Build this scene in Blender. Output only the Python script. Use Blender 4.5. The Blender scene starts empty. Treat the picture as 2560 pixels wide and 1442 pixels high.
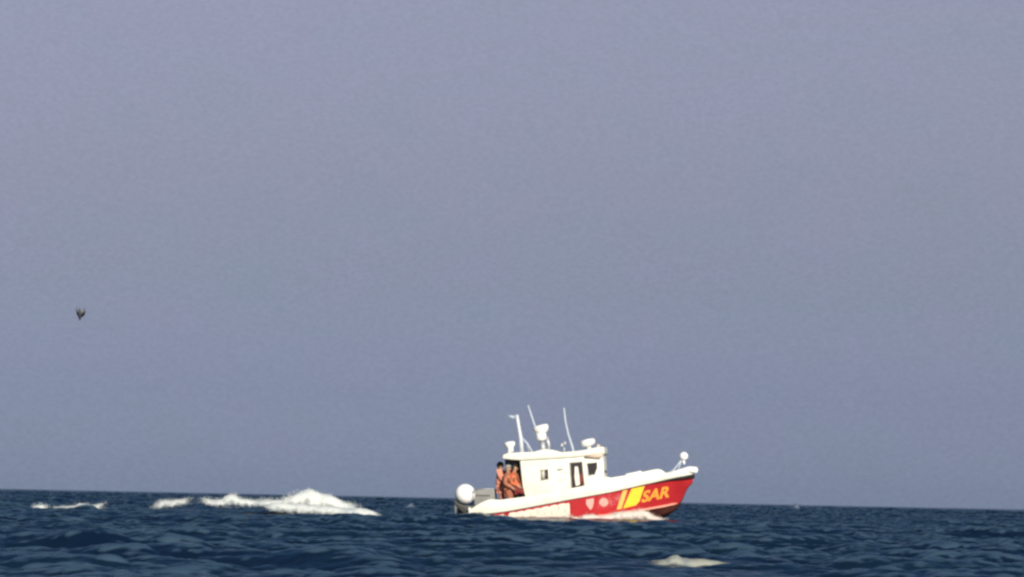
import bpy, bmesh, math, random
import numpy as np
from mathutils import Vector, Matrix

# ------------------------------------------------------------------ camera, world, sun, exposure
scene = bpy.context.scene
COL = scene.collection
R = math.radians
W0, H0 = 2560.0, 1442.0
FPX = 13200.0                 # focal length in photo pixels
CAM_H = 0.9
DIST = 200.0                  # distance to the boat
PPM = FPX / DIST              # 66 px per metre at the boat
HORIZON = 1246.0
ROLL = R(1.16)

cam_data = bpy.data.cameras.new('camera')
cam = bpy.data.objects.new('camera', cam_data); COL.objects.link(cam)
cam_data.sensor_width = 36.0
cam_data.lens = FPX / W0 * 36.0
cam_data.clip_start = 0.5; cam_data.clip_end = 60000
pitch = math.atan((HORIZON - H0/2) / FPX)
F = Vector((0, math.cos(pitch), math.sin(pitch)))
X = Vector((1, 0, 0)); U = X.cross(F)
RT = X*math.cos(ROLL) + U*math.sin(ROLL)
UP = -X*math.sin(ROLL) + U*math.cos(ROLL)
m = Matrix((RT, UP, -F)).transposed().to_4x4()
m.translation = Vector((0, 0, CAM_H))
cam.matrix_world = m
cam_data.dof.use_dof = True
cam_data.dof.focus_distance = 95.0
cam_data.dof.aperture_fstop = 7.0
scene.camera = cam

def at(px, py, d):
    """world point seen at photo pixel (px, py), d metres deep"""
    return Vector((0, 0, CAM_H)) + F*d + RT*((px - W0/2)/FPX*d) + UP*((H0/2 - py)/FPX*d)

SUN_EL, SUN_AZ = R(24), R(163)       # azimuth measured from +Y clockwise: behind the camera, a little to the right
world = bpy.data.worlds.new('World'); scene.world = world
world.use_nodes = True
nt = world.node_tree; N = nt.nodes; LK = nt.links
N.clear()
out = N.new('ShaderNodeOutputWorld'); bg = N.new('ShaderNodeBackground'); bg.inputs[1].default_value = 0.069
sky = N.new('ShaderNodeTexSky'); sky.sky_type = 'NISHITA'; sky.sun_disc = False
sky.sun_elevation = SUN_EL; sky.sun_rotation = SUN_AZ
sky.air_density = 1.2; sky.dust_density = 0.6; sky.ozone_density = 2.0; sky.altitude = 0
tc = N.new('ShaderNodeTexCoord'); sep = N.new('ShaderNodeSeparateXYZ')
LK.new(tc.outputs['Generated'], sep.inputs[0])
ramp = N.new('ShaderNodeValToRGB')      # tint of the hazy air by elevation
LK.new(sep.outputs['Z'], ramp.inputs[0])
SKY_TINT = [(0.0, (0.409, 0.563, 1.255)), (0.02, (0.37, 0.459, 1.039)), (0.04, (0.386, 0.428, 0.834)), (0.06, (0.453, 0.435, 0.747)), (0.095, (0.6, 0.503, 0.723)), (0.16, (0.175, 0.26, 0.385)), (0.4, (0.155, 0.25, 0.375)), (1.0, (0.5, 0.6, 0.75))]
els = ramp.color_ramp.elements
els[0].position = 0.0; els[1].position = 1.0
for p, c in SKY_TINT[1:-1]: els.new(p)
for e, (p, c) in zip(sorted(els, key=lambda e: e.position), SKY_TINT): e.position = p; e.color = (*c, 1)
mul = N.new('ShaderNodeMix'); mul.data_type = 'RGBA'; mul.blend_type = 'MULTIPLY'; mul.inputs['Factor'].default_value = 1
LK.new(sky.outputs[0], mul.inputs[6]); LK.new(ramp.outputs[0], mul.inputs[7])
mp = N.new('ShaderNodeMapping'); mp.inputs['Scale'].default_value = (1, 1, 1.6)
LK.new(tc.outputs['Generated'], mp.inputs[0])
nz = N.new('ShaderNodeTexNoise'); nz.inputs['Scale'].default_value = 55; nz.inputs['Detail'].default_value = 6; nz.inputs['Roughness'].default_value = 0.6
LK.new(mp.outputs[0], nz.inputs['Vector'])
r2 = N.new('ShaderNodeValToRGB'); r2.color_ramp.elements[0].position = .36; r2.color_ramp.elements[1].position = .64
r2.color_ramp.elements[0].color = (0.975, 1.0, 0.99, 1); r2.color_ramp.elements[1].color = (1.012, 0.993, 1.012, 1)
LK.new(nz.outputs[0], r2.inputs[0])
mul2 = N.new('ShaderNodeMix'); mul2.data_type = 'RGBA'; mul2.blend_type = 'MULTIPLY'; mul2.inputs['Factor'].default_value = 1
LK.new(mul.outputs[2], mul2.inputs[6]); LK.new(r2.outputs[0], mul2.inputs[7])
ng = N.new('ShaderNodeTexNoise'); ng.inputs['Scale'].default_value = 1000; ng.inputs['Detail'].default_value = 3
LK.new(mp.outputs[0], ng.inputs['Vector'])
rg = N.new('ShaderNodeValToRGB'); rg.color_ramp.elements[0].position = .3; rg.color_ramp.elements[1].position = .7
rg.color_ramp.elements[0].color = (0.95, 0.955, 0.95, 1); rg.color_ramp.elements[1].color = (1.05, 1.045, 1.05, 1)
LK.new(ng.outputs[0], rg.inputs[0])
mul3 = N.new('ShaderNodeMix'); mul3.data_type = 'RGBA'; mul3.blend_type = 'MULTIPLY'; mul3.inputs['Factor'].default_value = 1
LK.new(mul2.outputs[2], mul3.inputs[6]); LK.new(rg.outputs[0], mul3.inputs[7])
LK.new(mul3.outputs[2], bg.inputs[0]); LK.new(bg.outputs[0], out.inputs[0])

sun_data = bpy.data.lights.new('sun', 'SUN'); sun_data.energy = 4.7; sun_data.angle = R(0.5); sun_data.color = (1.0, 0.93, 0.80)
sun = bpy.data.objects.new('sun', sun_data); COL.objects.link(sun)
sdir = Vector((math.sin(SUN_AZ)*math.cos(SUN_EL), math.cos(SUN_AZ)*math.cos(SUN_EL), math.sin(SUN_EL)))
sun.rotation_euler = sdir.to_track_quat('Z', 'Y').to_euler()
sun.location = sdir*50

vs = scene.view_settings
scene.display_settings.display_device = 'sRGB'
vs.view_transform = 'Standard'; vs.look = 'None'; vs.exposure = 0.3; vs.gamma = 1.0; vs.use_curve_mapping = False
scene.cycles.max_bounces = 6
scene.cycles.filter_width = 2.6

rnd = random.Random(7)

# ------------------------------------------------------------------ helpers
def mat(name, col, rough=0.5, spec=0.5, var=0.06, scale=3.0, bump=0.0, bscale=20.0, metallic=0.0, coat=0.0, sss=0.0, stain=None):
    m = bpy.data.materials.new(name); m.use_nodes = True
    t = m.node_tree; b = t.nodes['Principled BSDF']
    co = t.nodes.new('ShaderNodeTexCoord')
    n = t.nodes.new('ShaderNodeTexNoise'); n.inputs['Scale'].default_value = scale; n.inputs['Detail'].default_value = 5
    t.links.new(co.outputs['Object'], n.inputs['Vector'])
    cr = t.nodes.new('ShaderNodeValToRGB')
    lo = stain if stain else tuple(c*(1-var) for c in col)
    hi = tuple(min(1, c*(1+var)) for c in col)
    cr.color_ramp.elements[0].position = .3; cr.color_ramp.elements[1].position = .6
    cr.color_ramp.elements[0].color = (*lo, 1); cr.color_ramp.elements[1].color = (*hi, 1)
    t.links.new(n.outputs[0], cr.inputs[0]); t.links.new(cr.outputs[0], b.inputs['Base Color'])
    b.inputs['Roughness'].default_value = rough; b.inputs['Specular IOR Level'].default_value = spec
    b.inputs['Metallic'].default_value = metallic; b.inputs['Coat Weight'].default_value = coat
    if sss:
        b.inputs['Subsurface Weight'].default_value = sss; b.inputs['Subsurface Scale'].default_value = 0.05
    if bump:
        n2 = t.nodes.new('ShaderNodeTexNoise'); n2.inputs['Scale'].default_value = bscale; n2.inputs['Detail'].default_value = 6
        t.links.new(co.outputs['Object'], n2.inputs['Vector'])
        bp = t.nodes.new('ShaderNodeBump'); bp.inputs['Strength'].default_value = bump; bp.inputs['Distance'].default_value = 0.03
        t.links.new(n2.outputs[0], bp.inputs['Height']); t.links.new(bp.outputs[0], b.inputs['Normal'])
    return m

M = {
 'gel':    mat('white_gelcoat', (0.79, 0.79, 0.70), 0.35, 0.5, 0.02, 2.0, stain=(0.72, 0.715, 0.60)),
 'white':  mat('white_paint', (0.83, 0.83, 0.81), 0.4, 0.5, 0.03),
 'ball':   mat('white_vinyl', (0.88, 0.88, 0.87), 0.5, 0.4, 0.02),
 'mast':   mat('grey_white_mast', (0.56, 0.59, 0.65), 0.45, 0.5, 0.03),
 'red':    mat('red_hull_paint', (0.42, 0.021, 0.027), 0.35, 0.5, 0.12, 1.3, coat=0.2),
 'dred':   mat('antifouling_paint', (0.10, 0.030, 0.022), 0.7, 0.3, 0.25, 5.0),
 'rail':   mat('pale_spray_rail', (0.75, 0.30, 0.22), 0.5, 0.4, 0.1, 4),
 'yellow': mat('yellow_stripe_paint', (0.85, 0.62, 0.05), 0.45, 0.4, 0.05),
 'cream':  mat('cream_stripe_paint', (0.85, 0.50, 0.14), 0.45, 0.4, 0.05),
 'orange': mat('orange_letter_paint', (0.85, 0.34, 0.05), 0.45, 0.4, 0.08),
 'letter': mat('white_letter_paint', (0.82, 0.70, 0.60), 0.45, 0.4, 0.08, 6),
 'gap':    mat('letter_gap_paint', (0.62, 0.40, 0.28), 0.5, 0.3, 0.1),
 'pink':   mat('faded_emblem_paint', (0.78, 0.38, 0.33), 0.45, 0.4, 0.12, 6),
 'strake_dark': mat('black_strake', (0.022, 0.020, 0.019), 0.7, 0.3, 0.2),
 'glass':  mat('dark_window_glass', (0.035, 0.03, 0.032), 0.08, 0.6, 0.2, 3),
 'steel':  mat('grey_steel', (0.42, 0.43, 0.45), 0.4, 0.5, 0.08, 6, metallic=0.3),
 'grey':   mat('grey_paint', (0.22, 0.22, 0.215), 0.6, 0.3, 0.1),
 'pale':   mat('pale_antenna', (0.40, 0.45, 0.54), 0.45, 0.5, 0.03),
 'dark':   mat('dark_metal', (0.05, 0.052, 0.05), 0.5, 0.4, 0.2),
 'seam':   mat('panel_seam', (0.50, 0.48, 0.42), 0.6, 0.3, 0.1),
 'tan':    mat('tan_shade_and_light_bar', (0.60, 0.47, 0.38), 0.6, 0.3, 0.08),
 'skin':   mat('skin', (0.45, 0.24, 0.16), 0.55, 0.4, 0.08, 20, sss=0.1),
 'jackA':  mat('pale_salmon_jacket', (0.62, 0.25, 0.17), 0.8, 0.2, 0.22, 9, bump=0.5, bscale=14, stain=(0.40, 0.15, 0.09)),
 'jackB':  mat('orange_jacket', (0.58, 0.14, 0.065), 0.8, 0.2, 0.22, 9, bump=0.5, bscale=14, stain=(0.36, 0.12, 0.06)),
 'vest':   mat('brown_webbing', (0.16, 0.065, 0.035), 0.8, 0.2, 0.15),
 'jackC':  mat('tan_jacket', (0.40, 0.15, 0.09), 0.85, 0.2, 0.2, 9, bump=0.5, bscale=14, stain=(0.28, 0.12, 0.07)),
 'hood':   mat('grey_cloth', (0.27, 0.28, 0.26), 0.85, 0.2, 0.15, 9, bump=0.4, bscale=20),
 'pantsA': mat('tan_trousers', (0.30, 0.11, 0.07), 0.85, 0.2, 0.2, 8, bump=0.4, bscale=12),
 'pantsB': mat('maroon_trousers', (0.20, 0.035, 0.035), 0.85, 0.2, 0.2, 8, bump=0.4, bscale=12),
 'hair':   mat('black_hair', (0.018, 0.018, 0.020), 0.6, 0.3, 0.2, 30, bump=0.6, bscale=60),
 'bird':   mat('dark_feathers', (0.085, 0.09, 0.11), 0.8, 0.2, 0.3, 14),
 'birdb':  mat('grey_feathers', (0.12, 0.13, 0.15), 0.8, 0.2, 0.3, 14),
 'foam':   mat('sea_foam', (0.56, 0.585, 0.58), 0.9, 0.1, 0.03, 1.6, bump=0.4, bscale=9, sss=0.0, stain=(0.42, 0.47, 0.49)),
 'dullfoam': mat('thin_foam', (0.27, 0.28, 0.25), 0.9, 0.1, 0.1, 6, stain=(0.16, 0.20, 0.22)),
 'spray':  mat('blue_spray', (0.13, 0.17, 0.24), 0.9, 0.1, 0.1, 4),
 'wash':   mat('hull_reflection_wash', (0.62, 0.55, 0.50), 0.9, 0.1, 0.06, 4, bump=0.6, bscale=12),  # pink tint paints in red light reflected off the hull
}

for key in ('foam', 'dullfoam', 'spray', 'wash'):      # froth thins out to lace at its edges
    t = M[key].node_tree; b = t.nodes['Principled BSDF']
    a_ = t.nodes.new('ShaderNodeAttribute'); a_.attribute_name = 'cover'
    c_ = t.nodes.new('ShaderNodeTexCoord'); n_ = t.nodes.new('ShaderNodeTexNoise')
    n_.inputs['Scale'].default_value = 5.5; n_.inputs['Detail'].default_value = 6; n_.inputs['Roughness'].default_value = 0.65
    t.links.new(c_.outputs['Object'], n_.inputs['Vector'])
    s_ = t.nodes.new('ShaderNodeMath'); s_.operation = 'ADD'
    t.links.new(a_.outputs['Fac'], s_.inputs[0]); t.links.new(n_.outputs[0], s_.inputs[1])
    r_ = t.nodes.new('ShaderNodeMapRange'); r_.inputs[1].default_value = 0.84; r_.inputs[2].default_value = 1.36
    if key == 'spray': r_.inputs[4].default_value = 0.7
    t.links.new(s_.outputs[0], r_.inputs[0]); t.links.new(r_.outputs[0], b.inputs['Alpha'])

def link(name, me, material=None, parent=None, smooth=True):
    o = bpy.data.objects.new(name, me); COL.objects.link(o)
    if material: me.materials.append(material)
    if smooth:
        me.polygons.foreach_set('use_smooth', [True]*len(me.polygons))
    if parent: o.parent = parent
    return o

def from_bm(name, bm, material, parent=None, smooth=True, auto=None):
    bmesh.ops.recalc_face_normals(bm, faces=bm.faces)
    if auto is not None:
        for e in bm.edges:
            if len(e.link_faces) == 2 and e.calc_face_angle(0) > R(auto): e.smooth = False
    me = bpy.data.meshes.new(name); bm.to_mesh(me); bm.free()
    return link(name, me, material, parent, smooth)

def tag(o, label=None, cat=None, group=None, kind=None):
    for k, v in (('label', label), ('category', cat), ('group', group), ('kind', kind)):
        if v: o[k] = v
    return o

def empty(name, loc, rot=(0, 0, 0)):
    o = bpy.data.objects.new(name, None); COL.objects.link(o); o.location = loc; o.rotation_euler = rot
    return o

def add_box(bm, c, s, rot=None, bevel=0.0):
    mt = Matrix.Translation(c) @ (rot.to_4x4() if rot else Matrix()) @ Matrix.Diagonal((*s, 1))
    r = bmesh.ops.create_cube(bm, size=1, matrix=mt)
    if bevel:
        es = list({e for v in r['verts'] for e in v.link_edges})
        bmesh.ops.bevel(bm, geom=es, offset=bevel, segments=2, affect='EDGES', profile=0.5)

def add_tube(bm, pts, radii, seg=10, cap=True):
    pts = [Vector(p) for p in pts]
    if not hasattr(radii, '__len__'): radii = [radii]*len(pts)
    rings = []
    for i, p in enumerate(pts):
        t = (pts[min(i+1, len(pts)-1)] - pts[max(i-1, 0)]).normalized()
        a = t.cross(Vector((0, 1, 0)))
        if a.length < 1e-3: a = t.cross(Vector((1, 0, 0)))
        a.normalize(); b = t.cross(a)
        rings.append([bm.verts.new(p + (a*math.cos(2*math.pi*k/seg) + b*math.sin(2*math.pi*k/seg))*radii[i]) for k in range(seg)])
    for i in range(len(rings)-1):
        for k in range(seg):
            bm.faces.new((rings[i][k], rings[i][(k+1) % seg], rings[i+1][(k+1) % seg], rings[i+1][k]))
    if cap:
        bm.faces.new(rings[0][::-1]); bm.faces.new(rings[-1])

def add_lathe(bm, prof, origin, axis=Vector((0, 0, 1)), seg=24):
    """prof: list of (radius, height) along axis"""
    axis = Vector(axis).normalized(); a = axis.orthogonal().normalized(); b = axis.cross(a); o = Vector(origin)
    rings = []
    for r, h in prof:
        r = max(r, 1e-4)
        rings.append([bm.verts.new(o + axis*h + (a*math.cos(2*math.pi*k/seg) + b*math.sin(2*math.pi*k/seg))*r) for k in range(seg)])
    for i in range(len(rings)-1):
        for k in range(seg):
            bm.faces.new((rings[i][k], rings[i][(k+1) % seg], rings[i+1][(k+1) % seg], rings[i+1][k]))
    bm.faces.new(rings[0][::-1]); bm.faces.new(rings[-1])

def add_ball(bm, c, r, sub=3, scale=(1, 1, 1), rot=None):
    mt = Matrix.Translation(c) @ (rot.to_4x4() if rot else Matrix()) @ Matrix.Diagonal((*scale, 1))
    return bmesh.ops.create_icosphere(bm, subdivisions=sub, radius=r, matrix=mt)['verts']

def add_prism(bm, poly, y0, y1, bevel=0.0):
    """poly: list of (x, z) corners, extruded along y"""
    a = [bm.verts.new((x, y0, z)) for x, z in poly]; b = [bm.verts.new((x, y1, z)) for x, z in poly]
    n = len(poly); fs = [bm.faces.new(a), bm.faces.new(b[::-1])]
    for i in range(n): fs.append(bm.faces.new((a[i], b[i], b[(i+1) % n], a[(i+1) % n])))
    if bevel:
        bmesh.ops.recalc_face_normals(bm, faces=fs)
        es = list({e for f in fs for e in f.edges})
        bmesh.ops.bevel(bm, geom=es, offset=bevel, segments=3, affect='EDGES', profile=0.5, clamp_overlap=True)

# ------------------------------------------------------------------ the sea: an FFT wave field sampled on one sheet
def fft_tile(n, L, lam_peak, lam_min, wind_deg, spread, seed):
    g = np.random.default_rng(seed)
    k1 = np.fft.fftfreq(n, d=L/n)*2*np.pi
    KX, KY = np.meshgrid(k1, k1, indexing='ij')
    K = np.hypot(KX, KY); K[0, 0] = 1e9
    kp = 2*np.pi/lam_peak; km = 2*np.pi/lam_min
    S = K**-3.75*np.exp(-1.1*(kp/K)**2)*np.exp(-(K/km)**2)
    a = R(wind_deg); cosd = (KX*math.cos(a) + KY*math.sin(a))/K
    S = S*(0.12 + np.abs(cosd)**spread)
    Hh = (g.normal(size=(n, n)) + 1j*g.normal(size=(n, n)))*np.sqrt(S)
    h = np.real(np.fft.ifft2(Hh)); s = h.std()
    dx = np.real(np.fft.ifft2(-1j*KX/K*Hh)); dy = np.real(np.fft.ifft2(-1j*KY/K*Hh))
    jxx = np.real(np.fft.ifft2(KX*KX/K*Hh)); jyy = np.real(np.fft.ifft2(KY*KY/K*Hh))
    return h/s, dx/s, dy/s, (jxx + jyy)/s, L, n

def samp(arr, x, y, L, n):
    u = (x/L*n) % n; v = (y/L*n) % n
    i = np.floor(u).astype(np.int64); j = np.floor(v).astype(np.int64); fu = u - i; fv = v - j
    i0 = i % n; j0 = j % n; i1 = (i+1) % n; j1 = (j+1) % n
    return (arr[i0, j0]*(1-fu)*(1-fv) + arr[i1, j0]*fu*(1-fv) + arr[i0, j1]*(1-fu)*fv + arr[i1, j1]*fu*fv)

T1 = fft_tile(1024, 163.0, 10.0, 0.45, 62, 2, 11)
T2 = fft_tile(1024, 47.0, 2.0, 0.16, 95, 1, 5)
A1, A2 = 0.086, 0.044
CA, SA = math.cos(R(23)), math.sin(R(23))
LUMPS = []          # (x, y, sx, sy, height, how much the random waves are calmed)

def bumps(x, y):
    z = np.zeros_like(x); calm = np.zeros_like(x)
    for cx, cy, sx, sy, h, c, front in LUMPS:
        q = np.where(y < cy, sy*front, sy)
        gss = np.exp(-((x-cx)/sx)**2 - ((y-cy)/q)**2)
        z += h*gss; calm = np.maximum(calm, c*gss)
    return z, calm

def sea(x, y):
    x = np.asarray(x, float); y = np.asarray(y, float)
    x2, y2 = x*CA - y*SA, x*SA + y*CA
    b, calm = bumps(x, y); k = 1 - calm
    amp = 1 + 0.15*np.clip((125 - y)/50, 0, 1) - 0.55*np.clip((66 - y)/12, 0, 1) + np.clip((y - 220)/500, 0, 1.3) + 0.25*np.sin(x*0.071 + 1.3)*np.sin(y*0.053 + 0.4)
    z = A1*amp*k*samp(T1[0], x, y, T1[4], T1[5]) + A2*k*samp(T2[0], x2, y2, T2[4], T2[5]) + b
    dx = A1*k*samp(T1[1], x, y, T1[4], T1[5]); dy = A1*k*samp(T1[2], x, y, T1[4], T1[5])
    ax = A2*k*samp(T2[1], x2, y2, T2[4], T2[5]); ay = A2*k*samp(T2[2], x2, y2, T2[4], T2[5])
    dx = dx + ax*CA + ay*SA; dy = dy - ax*SA + ay*CA
    j = A1*k*samp(T1[3], x, y, T1[4], T1[5]) + A2*k*samp(T2[3], x2, y2, T2[4], T2[5])
    return z, dx, dy, j

def wx(px, d): return (px - W0/2)/FPX*d
# swells that carry the boat and the breaking crests
LUMPS += [(2.6, 200.0, 7.0, 4.5, 0.20, 0.6, 1.0),
          (wx(1200, 197.3), 197.3, 1.1, 1.0, 0.25, 0.5, 1.0),
          (wx(1405, 197.7), 197.7, 0.6, 0.9, 0.08, 0.3, 1.0),
          (wx(760, 199), 199.8, 5.0, 2.6, 0.14, 0.5, 0.8),
          (wx(430, 238), 240.0, 4.0, 3.0, 0.12, 0.7, 0.8),
          (wx(180, 203), 202.6, 3.6, 2.6, 0.10, 0.85, 0.8),
          (wx(225, 73), 73.6, 0.5, 1.3, 0.20, 0.0, 0.35),
          (wx(285, 70), 70.8, 0.35, 1.0, 0.12, 0.0, 0.4),
          (wx(200, 76), 77.0, 1.3, 1.6, 0.08, 0.3, 0.6),
          (wx(1720, 72), 73.2, 1.5, 1.8, 0.06, 0.8, 0.9),
          (wx(1720, 66), 65.5, 2.2, 6.0, 0.0, 0.8, 1.0)]

def build_sea():
    d = [2.0]
    while d[-1] < 20000:
        c = d[-1]
        if c < 45: s = max(0.12, c*0.012)
        elif c < 130: s = 0.075
        elif c < 235: s = 0.15
        elif c < 900: s = max(.15, c*0.0013)
        else: s = c*0.0034
        d.append(c + s)
    d = np.array(d)
    nc = 760; no = 40
    core = np.linspace(-1, 1, nc)*0.125
    outer = 0.125 + (np.linspace(0, 1, no+1)[1:]**2)*2.4
    u = np.concatenate([-outer[::-1], core, outer])
    Dg, Ug = np.meshgrid(d, u, indexing='ij')
    Xg = Ug*(Dg + 14); Yg = Dg.copy()
    x = Xg.ravel(); y = Yg.ravel()
    z, dx, dy, j = sea(x, y)
    fade = 1/(1 + (y/4000.0)**2)
    co = np.empty((x.size, 3)); co[:, 0] = x + dx*1.0*fade; co[:, 1] = y + dy*1.0*fade; co[:, 2] = z*(0.35 + 0.65*fade)
    nr, ncn = Dg.shape
    idx = np.arange(nr*ncn).reshape(nr, ncn)
    q = np.stack([idx[:-1, :-1], idx[:-1, 1:], idx[1:, 1:], idx[1:, :-1]], -1).reshape(-1, 4)
    me = bpy.data.meshes.new('water')
    me.vertices.add(len(co)); me.vertices.foreach_set('co', co.astype(np.float32).ravel())
    me.loops.add(q.size); me.loops.foreach_set('vertex_index', q.astype(np.int32).ravel())
    me.polygons.add(len(q)); me.polygons.foreach_set('loop_start', (np.arange(len(q))*4).astype(np.int32))
    at_ = me.attributes.new('crest', 'FLOAT', 'POINT'); at_.data.foreach_set('value', j.astype(np.float32))
    me.update(calc_edges=True)
    me.polygons.foreach_set('use_smooth', np.ones(len(q), bool))
    o = bpy.data.objects.new('water', me); COL.objects.link(o)
    o['kind'] = 'structure'
    m = bpy.data.materials.new('sea_water'); m.use_nodes = True
    t = m.node_tree; b = t.nodes['Principled BSDF']; nn = t.nodes; l = t.links
    b.inputs['Roughness'].default_value = 0.24; b.inputs['IOR'].default_value = 1.33
    co_ = nn.new('ShaderNodeTexCoord')
    mpg = nn.new('ShaderNodeMapping'); mpg.inputs['Scale'].default_value = (1, 0.7, 1); l.new(co_.outputs['Object'], mpg.inputs[0])
    n1 = nn.new('ShaderNodeTexNoise'); n1.inputs['Scale'].default_value = 2.6; n1.inputs['Detail'].default_value = 4
    l.new(mpg.outputs[0], n1.inputs['Vector'])
    bp = nn.new('ShaderNodeBump'); bp.inputs['Strength'].default_value = 0.6; bp.inputs['Distance'].default_value = 0.05
    l.new(n1.outputs[0], bp.inputs['Height']); l.new(bp.outputs[0], b.inputs['Normal'])
    # water colour patches: clearer and murkier water, and pale broken crests
    n2 = nn.new('ShaderNodeTexNoise'); n2.inputs['Scale'].default_value = 0.16; n2.inputs['Detail'].default_value = 4
    l.new(co_.outputs['Object'], n2.inputs['Vector'])
    cr = nn.new('ShaderNodeValToRGB'); cr.color_ramp.elements[0].position = .38; cr.color_ramp.elements[1].position = .62
    cr.color_ramp.elements[0].color = (0.003, 0.011, 0.030, 1); cr.color_ramp.elements[1].color = (0.005, 0.017, 0.034, 1)
    l.new(n2.outputs[0], cr.inputs[0])
    atn = nn.new('ShaderNodeAttribute'); atn.attribute_name = 'crest'
    n3 = nn.new('ShaderNodeTexNoise'); n3.inputs['Scale'].default_value = 1.7; n3.inputs['Detail'].default_value = 7; n3.inputs['Roughness'].default_value = .7
    l.new(co_.outputs['Object'], n3.inputs['Vector'])
    mr = nn.new('ShaderNodeMapRange'); mr.inputs[1].default_value = 0.30; mr.inputs[2].default_value = 0.62; mr.inputs[4].default_value = 0.8
    mr.name = 'crest_range'
    ad = nn.new('ShaderNodeMath'); ad.operation = 'MULTIPLY_ADD'; ad.inputs[1].default_value = 0.55; ad.inputs[2].default_value = -0.27
    l.new(n3.outputs[0], ad.inputs[0])
    ad2 = nn.new('ShaderNodeMath'); ad2.operation = 'ADD'; l.new(ad.outputs[0], ad2.inputs[0]); l.new(atn.outputs['Fac'], ad2.inputs[1])
    l.new(ad2.outputs[0], mr.inputs[0])
    mx = nn.new('ShaderNodeMix'); mx.data_type = 'RGBA'; mx.inputs[7].default_value = (0.055, 0.10, 0.15, 1)
    l.new(mr.outputs[0], mx.inputs[0]); l.new(cr.outputs[0], mx.inputs[6]); l.new(mx.outputs[2], b.inputs['Base Color'])
    me.materials.append(m)
    return o
build_sea()

# ------------------------------------------------------------------ the patrol boat
TH = R(4.5)                     # deck tilt seen in the photo
YAW = R(5.0)                    # bow a little towards the camera
def L(px, py, y=0.0):
    """boat-local (x, z) of photo pixel (px, py) on the plane y"""
    dx = ((px - 1440)/PPM - y*math.sin(YAW))/math.cos(YAW); dz = (1300 - py)/PPM
    return (dx*math.cos(TH) + dz*math.sin(TH), -dx*math.sin(TH) + dz*math.cos(TH))
def P(px, py, y=0.0):
    x, z = L(px, py, y); return Vector((x, y, z))
BO = at(1440, 1300, DIST)
boat = empty('patrol_boat', BO, (0, -(TH + ROLL), -YAW))
tag(boat, 'white cabin patrol boat with red hull, yellow slanted stripes and mast, riding bow up', 'boat')

# hull lines: photo px, sheer py, half beam at sheer, chine py, half beam at chine, keel py
ST = [(1172, 1285, 1.22, 1318, 1.08, 1342),
      (1250, 1279.5, 1.30, 1313, 1.16, 1340),
      (1350, 1262, 1.36, 1307, 1.20, 1337),
      (1440, 1245, 1.38, 1298, 1.20, 1332),
      (1520, 1230.5, 1.32, 1288, 1.08, 1324),
      (1590, 1215, 1.16, 1278, 0.84, 1314),
      (1640, 1204, 0.94, 1270, 0.56, 1300),
      (1675, 1196.5, 0.70, 1263, 0.32, 1284),
      (1700, 1192, 0.46, 1253.5, 0.12, 1260),
      (1718, 1189, 0.25, 1217, 0.08, 1221),
      (1731, 1186.5, 0.06, 1205, 0.03, 1206)]
def interp(px, col):
    xs = [s[0] for s in ST]; return float(np.interp(px, xs, [s[col] for s in ST]))
def smooth_st(px):
    # catmull-rom through the stations
    xs = [s[0] for s in ST]; i = max(0, min(len(xs)-2, int(np.searchsorted(xs, px)-1)))
    p0, p1, p2, p3 = ST[max(i-1, 0)], ST[i], ST[i+1], ST[min(i+2, len(ST)-1)]
    t = (px - p1[0])/(p2[0]-p1[0])
    r = []
    for c in range(1, 6):
        d1 = (p2[c]-p0[c])/(p2[0]-p0[0]) if p2[0] != p0[0] else 0
        d2 = (p3[c]-p1[c])/(p3[0]-p1[0]) if p3[0] != p1[0] else 0
        h = p2[0]-p1[0]
        r.append((2*t**3-3*t*t+1)*p1[c] + (t**3-2*t*t+t)*h*d1 + (-2*t**3+3*t*t)*p2[c] + (t**3-t*t)*h*d2)
    return r
def side(px, t, off=0.0, sgn=-1):
    """point on the hull side; t 0 at the sheer, 1 at the chine; px as seen on the starboard side"""
    sh, bs, ch, bc, k = smooth_st(px)
    py = sh + (ch - sh)*t
    e = t**0.75 if px > 1500 else t
    b = bs + (bc - bs)*(0.85*e + 0.15*t) + 0.02*math.sin(math.pi*t)
    b += off
    x, z = L(px, py, -b)
    return Vector((x, sgn*b, z))
def section(px, n=8):
    return [side(px, i/n, sgn=-1) for i in range(n+1)]
PXS = [1172 + (1731-1172)*i/70 for i in range(71)]
bm = bmesh.new(); cols = []
for px in PXS:
    s = section(px)
    vs_s = [bm.verts.new(p) for p in s]; vs_p = [bm.verts.new((p.x, -p.y, p.z)) for p in s]
    cols.append((vs_s, vs_p))
for a, b in zip(cols[:-1], cols[1:]):
    for k in (0, 1):
        for i in range(8): bm.faces.new((a[k][i], b[k][i], b[k][i+1], a[k][i+1]))
bm.faces.new(cols[0][0] + cols[0][1][::-1])
bm.faces.new(cols[-1][0] + cols[-1][1][::-1])
from_bm('hull', bm, M['red'], boat, auto=40)
# bottom below the chine
bm = bmesh.new(); cols = []
for px in PXS:
    sh, bs, ch, bc, kp_ = smooth_st(px)
    c = side(px, 1.0, 0.0); kx, kz = L(px, max(kp_, ch+1), 0)
    mid = Vector(((c.x+kx)/2, c.y*0.52, (c.z+kz)/2 - 0.01))
    row = [Vector((c.x, c.y, c.z)), mid, Vector((kx, 0, kz)), Vector((mid.x, -mid.y, mid.z)), Vector((c.x, -c.y, c.z))]
    cols.append([bm.verts.new(p) for p in row])
for a, b in zip(cols[:-1], cols[1:]):
    for i in range(4): bm.faces.new((a[i], b[i], b[i+1], a[i+1]))
from_bm('hull_bottom', bm, M['dred'], boat)
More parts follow.
